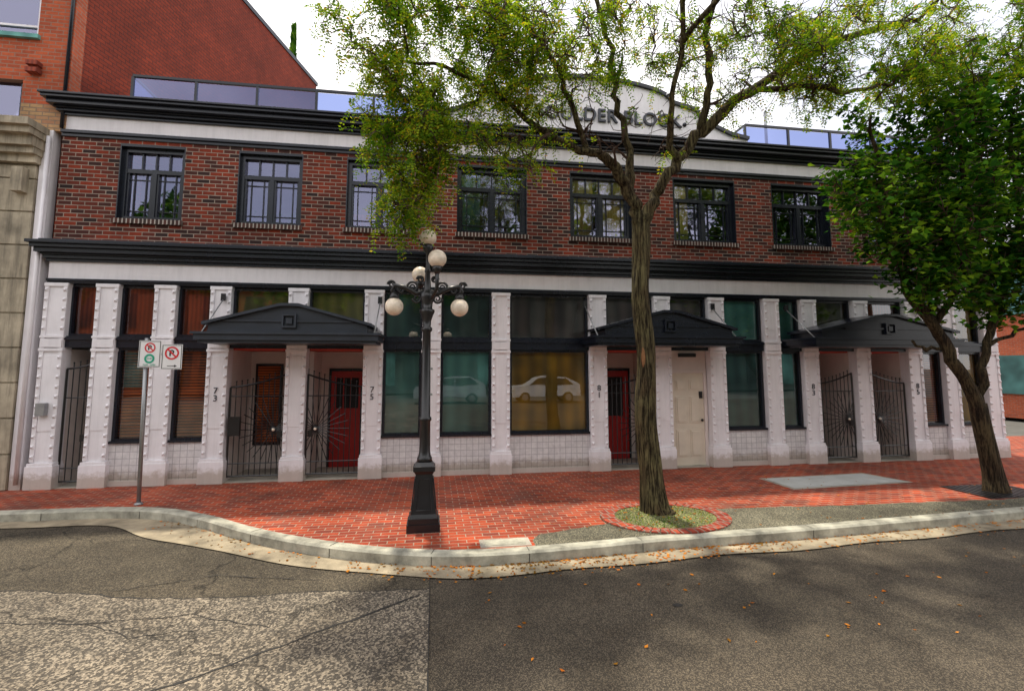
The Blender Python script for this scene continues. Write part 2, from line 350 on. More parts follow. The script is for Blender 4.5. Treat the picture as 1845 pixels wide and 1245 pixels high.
for wi,(a,b) in enumerate(wins):
    y0=BY+.12; y1=BY+.2
    w.box(a-.03,b+.03,BY-.06,BY+.12,4.83,4.92,'brick_sill')
    w.box(a,b,BY-.0,BY+.12,WZ1-.05,WZ1,'trim')
    w.box(a,a+.02,BY,y0-.03,WZ0,WZ1-.05,'trim'); w.box(b-.02,b,BY,y0-.03,WZ0,WZ1-.05,'trim')
    f=.09
    w.box(a,a+f,y0-.03,y1,WZ0,WZ1-.05,'trim'); w.box(b-f,b,y0-.03,y1,WZ0,WZ1-.05,'trim')
    w.box(a+f,b-f,y0-.03,y1,WZ0,WZ0+.08,'trim'); w.box(a+f,b-f,y0-.03,y1,WZ1-.13,WZ1-.05,'trim')
    zt=5.90
    w.box(a+f,b-f,y0-.02,y1,zt-.04,zt+.04,'trim')
    c=(a+b)/2
    w.box(c-.04,c+.04,y0-.02,y1,WZ0+.08,zt-.04,'trim')
    for k in (1,2,3):
        x=a+f+(b-a-2*f)*k/4; w.box(x-.012,x+.012,y0+.01,y1-.01,zt+.04,WZ1-.13,'trim')
    for (u,v) in ((a+f,c-.04),(c+.04,b-f)):
        w.box(u,u+.035,y0,y1-.005,WZ0+.08,zt-.04,'trim'); w.box(v-.035,v,y0,y1-.005,WZ0+.08,zt-.04,'trim')
        for x in (u+.12,v-.12): w.box(x-.008,x+.008,y0+.02,y1-.02,WZ0+.08,zt-.04,'trim')
        for z in (WZ0+.2,zt-.16): w.box(u,v,y0+.025,y1-.025,z-.008,z+.008,'trim')
    w.face([(a+f,y0+.05,WZ0),(b-f,y0+.05,WZ0),(b-f,y0+.05,WZ1),(a+f,y0+.05,WZ1)],'glass_up')
    w.face([(a-.3,y0+1.2,WZ0-.3),(b+.3,y0+1.2,WZ0-.3),(b+.3,y0+1.2,WZ1+.1),(a-.3,y0+1.2,WZ1+.1)],'room' if wi%2 else 'dark')
    yc0,yc1=y0+.085,y0+.1
    if wi==4:
        for u,v in ((a+.09,a+.58),(b-.74,b-.1)): w.box(u,v,yc0,yc1,WZ0,WZ1,'c_yel')
    if wi==3: w.box(a+.09,a+.5,yc0,yc1,WZ0,WZ1,'c_teal'); w.box(b-.35,b-.09,yc0,yc1,WZ0,WZ1,'c_grey')
    if wi==5: w.box(a+.09,a+.45,yc0,yc1,WZ0,WZ1,'c_yel')
    if wi==2: w.box(a+.05,b-.05,yc0,yc1,WZ0,WZ0+.35,'c_red')
    if wi in (1,3,5,6):
        for q in range(4):
            x=a+.25+q*.24; w.box(x-.05,x+.05,yc1+.01,y0+.2,WZ0,WZ0+.12,'c_red' if q%2 else 'signwhite')
            for z_ in range(14):
                P0=Vector((x+random.uniform(-.07,.07),y0+.16+random.uniform(-.03,.05),WZ0+.12+random.uniform(0,.22))); r_=.05
                w.face([P0+Vector((random.uniform(-r_,r_),random.uniform(-.01,.01),random.uniform(-r_,r_))) for _ in range(3)],'leaf2')
w.obj('upper_windows',bld)
c=MB()
def cornice(x0,x1,base,steps,back=D+.3):
    for z0,z1,pj in steps: c.box(x0-pj*.6,x1+pj*.6,base-pj,back,z0,z1,'trim')
cornice(XL,XR,D+.02,[(4.06,4.11,.05),(4.11,4.17,.10),(4.17,4.20,.14),(4.20,4.28,.22),(4.28,4.345,.28),(4.345,4.40,.34)])
c.box(XL,XR,D-.30,D+.3,4.40,4.42,'trim')
cornice(XL,XR,D+.05,[(6.87,6.92,.06),(6.92,6.97,.12),(6.97,7.0,.16),(7.0,7.08,.26),(7.08,7.13,.34),(7.13,7.17,.38)])
c.obj('cornices',bld,.006)
pd=MB()
cxp=3.45
prof=[(-.3,7.17),(7.2,7.17),(7.2,7.42),(6.75,7.5),(6.3,7.68),(6.0,7.82),(5.9,8.02),(5.3,8.16)]
arc=[(cxp+1.85*math.cos(t),8.16+.42*math.sin(t)) for t in [math.pi*k/16 for k in range(17)]]
left=[(2*cxp-x,z) for x,z in reversed(prof[2:])]
poly=prof[:8]+arc+left
pd.prism(poly,D+.10,D+.35,'white')
edge=prof[2:]+arc+left
for k in range(len(edge)-1):
    (x0,z0),(x1,z1)=edge[k],edge[k+1]
    dx,dz=x1-x0,z1-z0; L=math.hypot(dx,dz)
    if L<1e-4: continue
    nx,nz=(dz/L,-dx/L); t=.075
    q=[(x0,z0),(x1,z1),(x1+nx*t,z1+nz*t),(x0+nx*t,z0+nz*t)]
    pd.prism(list(reversed(q)),D+.03,D+.37,'trim')
pd.sphere((1.27,D+.09,7.78),.06,'letter',10,6); pd.sphere((5.62,D+.09,7.68),.05,'letter',10,6)
pd.obj('parapet_pediment',bld)
text('BOULDER BLOCK','parapet_letters',bld,(3.80,D+.07,7.72),.42,'letter',.025,spacing=1.05,off=.004)
g=MB()
def rail(x0,x1):
    y=D+.55; n=max(1,round((x1-x0)/1.12)); 
    for k in range(n+1):
        x=x0+(x1-x0)*k/n; g.box(x-.025,x+.025,y-.025,y+.025,7.0,8.02,'trim')
    g.box(x0,x1,y-.03,y+.03,8.02,8.07,'trim'); g.box(x0,x1,y-.02,y+.02,7.28,7.32,'trim')
    g.face([(x0,y,7.32),(x1,y,7.32),(x1,y,8.0),(x0,y,8.0)],'glass_rail')
    g.box(x0-.02,x0+.02,y+.03,y+3,8.02,8.06,'trim'); g.face([(x0,y+.03,7.3),(x0,y+3,7.3),(x0,y+3,8.0),(x0,y+.03,8.0)],'glass_rail')
rail(-6.16,-.2); rail(7.45,13.3)
for x in (-4.6,-3.2,-1.6,8.6,10.2):
    g.box(x-.35,x+.35,D+.9,D+1.2,7.0,7.45,'metal')
    for q in range(60):
        P0=Vector((x+random.uniform(-.35,.35),D+1.05+random.uniform(-.15,.15),7.45+random.uniform(0,.32))); r_=.05
        g.face([P0+Vector((random.uniform(-r_,r_),random.uniform(-r_,r_),random.uniform(-r_,r_))) for _ in range(3)],'leaf2' if q%4 else 'pink')
g.box(8.2,8.25,D+.8,D+.85,7,8.6,'metal')
g.obj('roof_guard_rail',bld)
k=MB()
k.box(XL,XR,D+.36,D+9,6.80,6.98,'roof')
k.box(XL,XR,D+.36,D+2.5,4.1,4.4,'room')
k.box(XL,XR,D+2.5,D+2.7,0,6.8,'room')
k.box(XL,XL+.1,D+.36,D+2.5,0,6.8,'room'); k.box(XR-.1,XR,D+.22,D+9,0,6.98,'brick')
k.box(XL,XR,D+.36,D+2.5,2.50,2.56,'room')
def recess(a,b,depth=1.25,ceil='redceil',back='beige'):
    y0=D+.221; y1=D+depth
    k.box(a-.3,a-.005,y0,y1,0,2.495,'beige'); k.box(b+.005,b+.3,y0,y1,0,2.495,'beige')
    k.box(a-.3,b+.3,y1,y1+.1,0,2.495,back)
    k.box(a,b,y0,y1-.001,2.46,2.495,ceil)
    k.box(a,b,D+.0,y1,0.0,.012,'concrete')
    return y1
y1=recess(-3.85,-1.38)
k.box(-2.5,-2.42,D+.5,y1-.001,.012,2.45,'beige')
k.box(-3.75,-3.2,y1-.03,y1-.001,.5,2.2,'trim'); k.box(-3.70,-3.25,y1-.045,y1-.031,.55,2.15,'b_or')
k.box(-3.10,-2.55,y1-.04,y1-.001,.012,2.1,'dark')
k.box(-2.25,-1.45,y1-.04,y1-.001,.012,2.1,'trim'); k.box(-2.19,-1.51,y1-.07,y1-.041,.012,2.04,'reddoor')
k.box(-2.08,-1.62,y1-.085,y1-.071,1.25,1.9,'dark')
for x in (-1.93,-1.78): k.box(x-.012,x+.012,y1-.092,y1-.0851,1.25,1.9,'reddoor')
y1=recess(-6.65,-6.17,1.0,'dark','dark')
y1=recess(3.62,4.70); k.box(3.72,4.6,y1-.04,y1-.001,.012,2.1,'trim'); k.box(3.78,4.54,y1-.07,y1-.041,.012,2.04,'reddoor'); k.box(3.95,4.4,y1-.085,y1-.071,1.0,1.9,'dark')
y1=recess(8.64,9.58); k.box(8.7,9.5,y1-.04,y1-.001,.012,2.1,'dark')
y1=recess(9.98,10.96); k.box(10.05,10.9,y1-.04,y1-.001,.012,2.3,'dark')
k.obj('interior_structure',bld)
d=MB()
d.box(5.06,5.95,D+.16,D+.22,2.06,2.49,'beige')
d.box(5.06,5.13,D+.14,D+.22,0,2.06,'beige'); d.box(5.88,5.95,D+.14,D+.22,0,2.06,'beige'); d.box(5.13,5.88,D+.14,D+.22,2.0,2.06,'beige')
d.box(5.13,5.88,D+.18,D+.22,.012,2.0,'door')
for x0,x1 in ((5.22,5.47),(5.54,5.79)):
    for z0,z1 in ((.2,.78),(.92,1.5),(1.62,1.86)):
        d.box(x0,x1,D+.168,D+.1795,z0,z1,'door'); d.box(x0+.035,x1-.035,D+.150,D+.1675,z0+.035,z1-.035,'door')
d.sphere((5.81,D+.13,.98),.03,'iron',12,8); d.box(5.77,5.85,D+.155,D+.179,1.45,1.6,'iron'); d.box(5.3,5.7,D+.1,D+.159,2.35,2.43,'signblack')
d.box(5.13,5.88,D+.0,D+.18,0,.02,'concrete')
d.obj('panel_door',bld,.004)
gt=MB()
def bar(a,b,r=.008,n=5): gt.tube([a,b],r,'iron',n,False)
def gate(a,b,hinge,top=1.75,rise=.25,y=D+.12,sun=True):
    H=lambda x: top+rise*max(0,((x-a)/(b-a) if hinge>0 else (b-x)/(b-a)))**1.6
    r=.02
    bar((a+.03,y,.08),(a+.03,y,H(a)),r); bar((b-.03,y,.08),(b-.03,y,H(b)),r)
    xs=[a+.03+(b-a-.06)*t/8 for t in range(9)]
    gt.tube([(x,y,H(x)) for x in xs],.018,'iron',5,False)
    bar((a+.03,y,.1),(b-.03,y,.1),.016)
    n=max(3,int((b-a)/.10))
    for t in range(1,n):
        x=a+.03+(b-a-.06)*t/n
        bar((x,y,.1),(x,y,H(x)+.09),.0095); gt.sphere((x,y,H(x)+.10),.016,'iron',6,4)
    if sun:
        cx=(b-.2 if hinge>0 else a+.2); cz=.95
        gt.sphere((cx,y-.02,cz),.06,'iron',14,8,(1,.5,1)); gt.sphere((cx,y-.055,cz),.028,'globe',8,6)
        for t in range(26):
            an=2*math.pi*t/26; L=.62; x2=cx+L*math.cos(an); f=1
            lo,hi=a+.04,b-.04
            if x2<lo: f=(lo-cx)/(L*math.cos(an))
            if x2>hi: f=(hi-cx)/(L*math.cos(an))
            bar((cx,y-.018,cz),(cx+L*math.cos(an)*f,y-.018,cz+L*math.sin(an)*f),.008)
    bar((a+.03,y,.33),(b-.03,y,.33),.011); bar((a+.03,y,1.58),(b-.03,y,1.58),.011)
    gt.box((b-.14 if hinge>0 else a+.06),(b-.06 if hinge>0 else a+.14),y-.03,y+.03,.8,.92,'iron')
gate(-3.85,-2.81,1); gate(-2.45,-1.38,-1); gate(-6.65,-6.17,1,2.1,.1,sun=False)
gate(3.62,4.70,1); gate(8.64,9.58,1); gate(9.98,10.96,-1)
gt.box(-3.80,-3.6,D+.02,D+.1,.85,1.2,'iron')
gt.obj('iron_gates',bld)
cn=MB()
def canopy(a,b,pk,mat='canopy'):
    y0=D-1.0; y1=D-.002; zb,zt=2.60,2.70
    cn.box(a,b,y0,y1,zb,zt,mat); cn.box(a-.04,b+.04,y0-.04,y1,zt,zt+.04,mat)
    cn.box(a+.05,b-.05,y0+.05,y1,zb-.05,zb,mat)
    cx=(a+b)/2; e=.2; zt2=zt+.04
    poly=[(a+e,zt2),(b-e,zt2),(b-e,zt2+.13),(cx+.15,pk),(cx-.15,pk),(a+e,zt2+.13)]
    cn.prism(poly,y0+.06,y1,mat)
    for (x0,z0,x1,z1) in ((a+e-.08,zt2+.12,cx-.15,pk),(cx+.15,pk,b-e+.08,zt2+.12),(cx-.15,pk,cx+.15,pk)):
        cn.prism([(x0,z0),(x1,z1),(x1,z1+.05),(x0,z0+.05)],y0-.02,y1,mat)
    cn.box(a+e,b-e,y0+.03,y0+.059,zt2,zt2+.04,mat)
    q=.12; zc=zt2+.2; t=.03; ya,yb=y0-.0,y0+.059
    cn.box(cx-q,cx+q,ya,yb,zc+q-t,zc+q,mat); cn.box(cx-q,cx+q,ya,yb,zc-q,zc-q+t,mat)
    cn.box(cx-q,cx-q+t,ya,yb,zc-q+t,zc+q-t,mat); cn.box(cx+q-t,cx+q,ya,yb,zc-q+t,zc+q-t,mat)
    cn.box(cx-.05,cx+.05,ya+.01,yb,zc-.05,zc+.05,mat)
    cn.box(cx-q-.95,cx-q-.001,y0+.03,yb,zc-.02,zc+.015,mat); cn.box(cx+q+.001,cx+q+.95,y0+.03,yb,zc-.02,zc+.015,mat)
    for x in (a+.08,b-.08):
        cn.tube([(x,y0+.12,zt2),(x,D-.02,3.45)],.012,'metal',6); cn.box(x-.04,x+.04,D-.09,D-.061,3.38,3.52,'iron'); cn.box(x-.02,x+.02,D-.061,D-.001,3.42,3.48,'iron')
canopy(-4.05,-1.0,3.20); canopy(3.05,6.12,3.20,'trim'); canopy(7.75,11.35,3.20,'trim')
cn.obj('entrance_canopies',bld)
for nm,i in (('73',3),('75',5),('81',8),('83',12),('85',14)):
    text('\n'.join(nm),'house_number_'+nm,bld,((pil[i][0]+pil[i][1])/2,D-.02,1.62),.165,'letter',.006,line=.85)

# ================================================================== LEFT NEIGHBOUR
nb=empty('brick_apartment_building')
n=MB()
n.box(-7.30,-7.12,D+.0,D+.2,0,6.55,'white')
n.tube([(-7.15,D-.06,.1),(-7.15,D-.06,6.4)],.035,'white',10)
z=0
while z<5.8:
    z2=min(z+.62,5.84)
    n.box(-16,-7.32,D-.04,D+.4,z+.015,z2-.015,'stone'); n.box(-16,-7.34,D-.01,D+.4,z2-.015,z2+.015,'stone'); z=z2
for z0,z1,pj in ((5.86,6.0,.1),(6.0,6.12,.2),(6.12,6.3,.28),(6.3,6.42,.4),(6.42,6.55,.48)):
    n.box(-16,-7.30+pj*.25,D-.04-pj,D+.4,z0,z1,'stone')
n.box(-7.60,-7.42,D-.2,D-.04,5.3,5.75,'stone')
n.box(-7.72,-6.95,D+.02,D+.32,7.05,8.32,'brick_or'); n.box(-7.72,-6.95,D+.02,D+.32,6.55,7.05,'brick_tan')
n.box(-8.9,-7.72,D+.02,D+.32,7.5,8.32,'brick_or')
n.box(-16,-8.9,D+.02,D+.32,6.55,13.1,'brick_or')
n.box(-7.55,-6.95,D+.02,D+.32,8.32,13.1,'brick_or'); n.box(-8.9,-7.55,D+.02,D+.32,10.2,13.1,'brick_or')
n.box(-8.9,-7.72,D+.15,D+.2,6.55,7.5,'glass_up'); n.box(-8.9,-7.72,D+.6,D+.62,6.55,7.5,'c_dteal')
n.box(-7.80,-7.72,D+.1,D+.2,6.62,7.5,'trim'); n.box(-8.95,-7.68,D-.05,D+.1,6.551,6.62,'c_teal')
n.box(-8.9,-7.55,D+.15,D+.2,8.40,10.2,'glass_up'); n.box(-8.9,-7.55,D+.6,D+.62,8.4,10.2,'c_dteal'); n.box(-9,-7.5,D-.05,D+.1,8.321,8.40,'c_teal')
n.box(-7.63,-7.55,D+.1,D+.2,8.4,10.2,'white')
n.box(-8.9,-7.63,D+.11,D+.149,8.62,8.66,'white')
for z0 in (7.62,7.76): n.box(-7.62,-7.42,D-.12,D+.02,z0,z0+.08,'c_red')
n.box(-7.6,-7.44,D-.06,D+.02,7.70,7.76,'c_red')
A=(-6.95,D+.32); Bp=(-4.70,19.4)
def wallquad(p,q,z0,z1,t,m):
    dx,dy=q[0]-p[0],q[1]-p[1]; L=math.hypot(dx,dy); nx,ny=-dy/L*t,dx/L*t
    P=[p,q,(q[0]+nx,q[1]+ny),(p[0]+nx,p[1]+ny)]
    n.face([(x,y,z1) for x,y in P],m); n.face([(x,y,z0) for x,y in reversed(P)],m)
    for i in range(4):
        a,b=P[i],P[(i+1)%4]; n.face([(a[0],a[1],z0),(b[0],b[1],z0),(b[0],b[1],z1),(a[0],a[1],z1)],m)
wallquad(A,Bp,0,13.0,.4,'brick_red')
wallquad((A[0]+.03,A[1]),(Bp[0]+.05,Bp[1]+.05),13.0,13.14,.5,'trim')
n.box(-16,-6.96,D+.4,D+.5,6.6,13,'brick_red')
n.tube([(-6.99,D-.01,6.6),(-6.99,D-.01,13)],.03,'trim',8)
n.obj('walls',nb)

cy=MB(); 
for t in range(3200):
    z=random.random()**.8*18.6; r=.55*(1-z/18.7)**.8*random.uniform(.6,1); a=random.uniform(0,6.28)
    c0=Vector((-6.95+r*math.cos(a),24+r*math.sin(a),z)); q=.12
    cy.face([c0+Vector((q*random.uniform(-1,1),q*random.uniform(-1,1),q)),c0+Vector((q,0,-q)),c0+Vector((-q,q,-q*.5))],'leaf2')
cy.tube([(-6.95,24,0),(-6.95,24,17)],[.2,.05],'bark2',6)
cy.obj('cypress_tree')

# ================================================================== RIGHT NEIGHBOUR + far things
rb=empty('brick_corner_building'); r=MB()
r.box(24,36,D-1,D+12,0,7,'brick_or'); r.box(23.7,36.3,D-1.3,D-1,3.2,3.5,'trim'); r.box(23.7,36.3,D-1.3,D-1,6.8,7.2,'trim')
for x in (25,28,31): r.box(x,x+1.8,D-1.05,D-1.001,.8,2.8,'glass_up'); r.box(x,x+1.5,D-1.05,D-1.001,4.2,6.2,'glass_up')
for y_ in (D+.5,D+3.5,D+6.5):
    r.box(23.9,23.999,y_,y_+1.8,1,2.6,'c_dteal'); r.box(23.9,23.999,y_,y_+1.4,4.3,6,'c_dteal')
r.obj('walls',rb)
ob=empty('opposite_brick_building'); r=MB()
r.box(-34,-9,-26,-21,0,9.5,'brick_or'); r.box(-9,40,-26,-21,0,9.5,'brick_opp'); r.box(-34.3,40.3,-20.99,-20.6,9.0,9.6,'stone'); r.box(-34,40,-20.99,-20.7,3.6,4.0,'stone')
for i in range(23):
    x=-33+i*3.05
    r.box(x,x+1.4,-20.99,-20.93,5,7.6,'dark'); r.box(x,x+2.4,-20.99,-20.93,.6,3.2,'dark' if i%3 else 'c_teal')
r.obj('walls',ob)
tr=MB()
for (x,hh) in ((-26,13),(-17,14.5),(-9,12.5),(0,14),(8.5,15.5),(17,14.5),(26,16),(36,15)):
    tr.tube([(x,-16,-.1),(x+.2,-16,5),(x,-16,hh-2)],[.3,.22,.08],'bark2',8)
    for t in range(1300):
        while True:
            u=Vector((random.uniform(-1,1),random.uniform(-1,1),random.uniform(-1,1)))
            if u.length<1 and noise.noise(u*2.3+Vector((x,0,0)))>-.12: break
        P0=Vector((x+u.x*3.6,-16+u.y*2.6,hh-4+u.z*3.8)); r_=.34
        tr.face([P0+Vector((random.uniform(-r_,r_),random.uniform(-r_,r_),random.uniform(-r_,r_))) for _ in range(4)],'leaf2')
tr.obj('opposite_tree_row')

# ================================================================== GROUND
kc=[(-60,8.75),(-12,8.7),(-8,8.66),(-5.9,8.62),(-4.75,8.58),(-3.95,8.36),(-3.2,7.88),(-2.5,7.3),(-1.75,6.78),(-.87,6.32),(0,6.03),(.77,5.95),(1.79,6.0),(2.9,6.1),(4.7,6.17),(7.7,6.38),(12,6.7),(60,8)]
def catmull(P,n=8):
    out=[]
    for i in range(len(P)-1):
        p0=Vector(P[max(i-1,0)]);p1=Vector(P[i]);p2=Vector(P[i+1]);p3=Vector(P[min(i+2,len(P)-1)])
        if (p2-p1).length>10: out.append(p1); continue
        if (p1-p0).length>10: p0=p1-(p2-p1)
        if (p3-p2).length>10: p3=p2+(p2-p1)
        for k in range(n):
            t=k/n; out.append(.5*((2*p1)+(-p0+p2)*t+(2*p0-5*p1+4*p2-p3)*t*t+(-p0+3*p1-3*p2+p3)*t**3))
    out.append(Vector(P[-1])); return out
KC=catmull([Vector((x,y)) for x,y in kc])
def offs(C,d):
    o=[]
    for i,p in enumerate(C):
        t=(C[min(i+1,len(C)-1)]-C[max(i-1,0)]).normalized(); nrm=Vector((-t.y,t.x)); dd=d(p) if callable(d) else d
        o.append(p+nrm*dd)
    return o
KI=offs(KC,.16); KO=offs(KC,lambda p:-(.30+.03*math.sin(p.x*3.1)+.25*math.exp(-((p.x+3.4)/1.0)**2)))
gr=MB(); gr.face([(-400,-400,-.15),(400,-400,-.15),(400,400,-.15),(-400,400,-.15)],'ground'); gr.obj('ground')
rd=MB(); rd.face([(-150,-12,-.136),(150,-12,-.136),(150,9.5,-.136),(-150,9.5,-.136)],'asph'); rd.obj('road')
o=MB(); o.face([(-60,5.0,-.132),(-.015,5.0,-.132),(-.015,5.9,-.132),(-2.2,6.9,-.132),(-3.2,8.0,-.132),(-4.5,8.66,-.132),(-60,8.7,-.132)],'asph_mid'); o.obj('road_patch')
o=MB()
bl0=[(-.012,5.46),(-.6,5.5),(-1.2,5.58),(-2.0,5.56),(-2.83,5.68),(-3.5,5.9),(-4.2,6.06),(-5.2,6.1),(-8,6.5)]
bl=[]
for i in range(len(bl0)-1):
    for t in range(6):
        q=t/6; bl.append((bl0[i][0]*(1-q)+bl0[i+1][0]*q,bl0[i][1]*(1-q)+bl0[i+1][1]*q+(random.uniform(-.025,.025) if t else 0)))
bl.append(bl0[-1])
o.face([(-60,-12,-.127),(-.012,-12,-.127)]+[(x,y,-.127) for x,y in bl]+[(-60,6.6,-.127)],'asph_old'); o.obj('worn_road_surface')
cr=MB()
def crack(P,w=.012,z=-.1235,sub=8,jit=.02):
    pts=[]
    for i in range(len(P)-1):
        for t in range(sub):
            q=t/sub; pts.append((P[i][0]*(1-q)+P[i+1][0]*q+random.uniform(-jit,jit),P[i][1]*(1-q)+P[i+1][1]*q+random.uniform(-jit,jit)))
    pts.append(P[-1])
    for i in range(len(pts)-1):
        (x0,y0),(x1,y1)=pts[i],pts[i+1]; L=math.hypot(x1-x0,y1-y0)+1e-6; ww=w*random.uniform(.5,1.3); nx,ny=-(y1-y0)/L*ww,(x1-x0)/L*ww
        cr.face([(x0-nx,y0-ny,z),(x1-nx,y1-ny,z),(x1+nx,y1+ny,z),(x0+nx,y0+ny,z)],'crack')
crack([(-2.6,3.7),(-1.71,4.23),(-.9,4.8),(-.11,5.33)],.013); crack([(-.013,2.0),(-.013,3.5),(-.013,5.75)],.005,jit=.004)
crack([(-5,5.4),(-3.9,5.35),(-3,5.2),(-2.2,5.25),(-1.4,4.9)],.006); crack([(-3.9,5.35),(-3.4,4.8),(-3.6,4.2)],.006); crack([(-3,5.2),(-2.5,4.9),(-2.0,4.95)],.004)
crack([(-3.2,5.9),(-2.3,6.15),(-1.2,5.85)],.006)
crack(bl[:48],.007,sub=1,jit=.0)
cr.obj('road_cracks')
gu=MB()
for i in range(len(KC)-1):
    gu.face([(KO[i].x,KO[i].y,-.119),(KO[i+1].x,KO[i+1].y,-.119),(KC[i+1].x,KC[i+1].y,-.119),(KC[i].x,KC[i].y,-.119)],'gutter')
gu.obj('gutter')
kb=MB()
for i in range(len(KC)-1):
    a,b,c2,d2=KC[i],KC[i+1],KI[i+1],KI[i]
    ch=.025; ao=a+(d2-a).normalized()*ch; bo=b+(c2-b).normalized()*ch
    kb.face([(a.x,a.y,-.16),(b.x,b.y,-.16),(b.x,b.y,-.015),(a.x,a.y,-.015)],'kerb')
    kb.face([(a.x,a.y,-.015),(b.x,b.y,-.015),(bo.x,bo.y,.009),(ao.x,ao.y,.009)],'kerb',True)
    kb.face([(ao.x,ao.y,.009),(bo.x,bo.y,.009),(c2.x,c2.y,.009),(d2.x,d2.y,.009)],'kerb')
    kb.face([(d2.x,d2.y,.009),(c2.x,c2.y,.009),(c2.x,c2.y,-.02),(d2.x,d2.y,-.02)],'kerb')
for q in range(18,len(KC)-2,11):
    a,d2=KC[q],KI[q]; t=(KC[q+1]-KC[q]).normalized()*.004
    kb.face([(a.x-t.x,a.y-t.y+.02,.0125),(a.x+t.x,a.y+t.y+.02,.0125),(d2.x+t.x,d2.y+t.y,.0125),(d2.x-t.x,d2.y-t.y,.0125)],'crack')
    kb.face([(a.x-t.x,a.y-t.y-.004,-.118),(a.x+t.x,a.y+t.y-.004,-.118),(a.x+t.x,a.y+t.y-.004,-.015),(a.x-t.x,a.y-t.y-.004,-.015)],'crack')
kb.obj('kerb')
sw=MB()
sw.face([(q.x,q.y,0) for q in KI]+[(60,D+3,0),(-60,D+3,0)],'paver')
sw.obj('sidewalk')
o=MB()
mo=[(1.22,6.30),(1.35,6.52),(1.8,6.66),(2.5,6.85),(3.4,7.25),(4.45,7.25),(6.5,7.12),(9.2,7.05),(14,7.4),(60,8.6)]
def lin(P,x):
    for i in range(len(P)-1):
        if P[i][0]<=x<=P[i+1][0]:
            t=(x-P[i][0])/(P[i+1][0]-P[i][0]); return P[i][1]*(1-t)+P[i+1][1]*t
KIl=[(q.x,q.y) for q in KI]
x=1.24
while x<13:
    x2=x+.12
    e1=lambda x:lin(mo,x)+.05*noise.noise(Vector((x*4,0,0)))
    o.face([(x,lin(KIl,x)-.02,.004),(x2,lin(KIl,x2)-.02,.004),(x2,e1(x2),.004),(x,e1(x),.004)],'moss'); x=x2
o.obj('boulevard_strip')
o=MB(); cxr,cyr=3.30,6.98
nb_=44
for q in range(nb_):
    a=2*math.pi*(q+.06)/nb_; b=2*math.pi*(q+.94)/nb_; zz=.024+random.uniform(-.003,.004); P=[]
    for t,(rx,ry) in ((a,(.73,.56)),(a,(.93,.74)),(b,(.93,.74)),(b,(.73,.56))): P.append((cxr+rx*math.cos(t),cyr+ry*math.sin(t)))
    o.face([(x,y,zz) for x,y in P],'paver_ring')
    for i in range(4):
        u,v=P[i],P[(i+1)%4]; o.face([(u[0],u[1],.0),(v[0],v[1],.0),(v[0],v[1],zz),(u[0],u[1],zz)],'paver_ring')
o.face([(cxr+.94*math.cos(2*math.pi*q/48),cyr+.75*math.sin(2*math.pi*q/48),.009) for q in range(48)],'moss')
o.face([(cxr+.73*math.cos(2*math.pi*q/48),cyr+.56*math.sin(2*math.pi*q/48),.015) for q in range(48)],'gravel')
for t in range(350):
    a=random.uniform(0,6.28); rr=random.random()**.5; P0=Vector((cxr+rr*.7*math.cos(a),cyr+rr*.53*math.sin(a),.014)); h=random.uniform(.01,.04); dx=random.uniform(-.02,.02)
    o.face([P0+Vector((-.006,0,0)),P0+Vector((.006,0,0)),P0+Vector((dx,random.uniform(-.02,.02),h))],'leaf1')
o.obj('tree_pit')
o=MB(); o.face([(6.28,8.96,.009),(6.34,8.22,.009),(8.75,8.36,.009),(8.5,9.08,.009)],'plate'); o.face([(6.2,9.03,.0045),(6.26,8.14,.0045),(8.85,8.3,.0045),(8.6,9.16,.0045)],'concrete'); o.obj('vault_cover')
o=MB(); o.box(.58,1.2,6.17,6.44,-.02,.006,'concrete'); o.box(.64,1.14,6.21,6.40,.006,.01,'kerb'); o.obj('utility_cover')
o=MB()
o.box(9.0,10.3,7.1,7.95,.001,.006,'signblack')
for q in range(11): o.box(9.02+q*.118,9.02+q*.118+.075,7.12,7.93,.007,.014,'iron')
o.obj('tree_grate')
o=MB(); 
for q in range(24):
    a=2*math.pi*q/24; b=2*math.pi*(q+1)/24; o.face([(2.35,4.75,-.130),(2.35+.05*math.cos(a),4.75+.035*math.sin(a),-.130),(2.35+.05*math.cos(b),4.75+.035*math.sin(b),-.130)],'crack')
o.obj('road_tar_spot')
o=MB(); o.face([(-7.3,9.0,.004),(-6.75,8.95,.004),(-6.7,9.05,.004),(-7.2,9.1,.004)],'yellow'); o.obj('painted_utility_mark')
o=MB()
def litter(x,y,z):
    q=random.uniform(.010,.028); a=random.uniform(0,6.28); ca,sa=math.cos(a)*q,math.sin(a)*q
    h=lambda: z+random.uniform(.002,.014)
    o.face([(x+ca,y+sa,h()),(x-sa*.6,y+ca*.6,h()),(x-ca,y-sa,h()),(x+sa*.6,y-ca*.6,h())],'litter')
segs=[q for q in range(len(KC)-1) if -4<KC[q].x<11]
for t in range(2600):
    i=random.choice(segs); u=random.random(); p0=KC[i].lerp(KC[i+1],u)
    if random.random()>(.15+.85*min(1,max(0,(p0.x+1)/4))): continue
    if noise.noise(Vector((p0.x*2.2,3,0)))<-.15 and random.random()<.7: continue
    dd=random.random()**2.5*.42; litter(p0.x+random.uniform(-.1,.1),p0.y-.01-dd,-.119)
for t in range(90): litter(random.uniform(.5,11),random.uniform(3.9,5.7),-.134)
for t in range(300): litter(random.uniform(1,12),random.uniform(6.4,9.8),.008)
for t in range(80):
    a=random.uniform(0,6.28); rr=random.random()**.5*.6; litter(cxr+rr*math.cos(a)*1.2,cyr+rr*math.sin(a)*.9,.018)
o.obj('fallen_leaves')

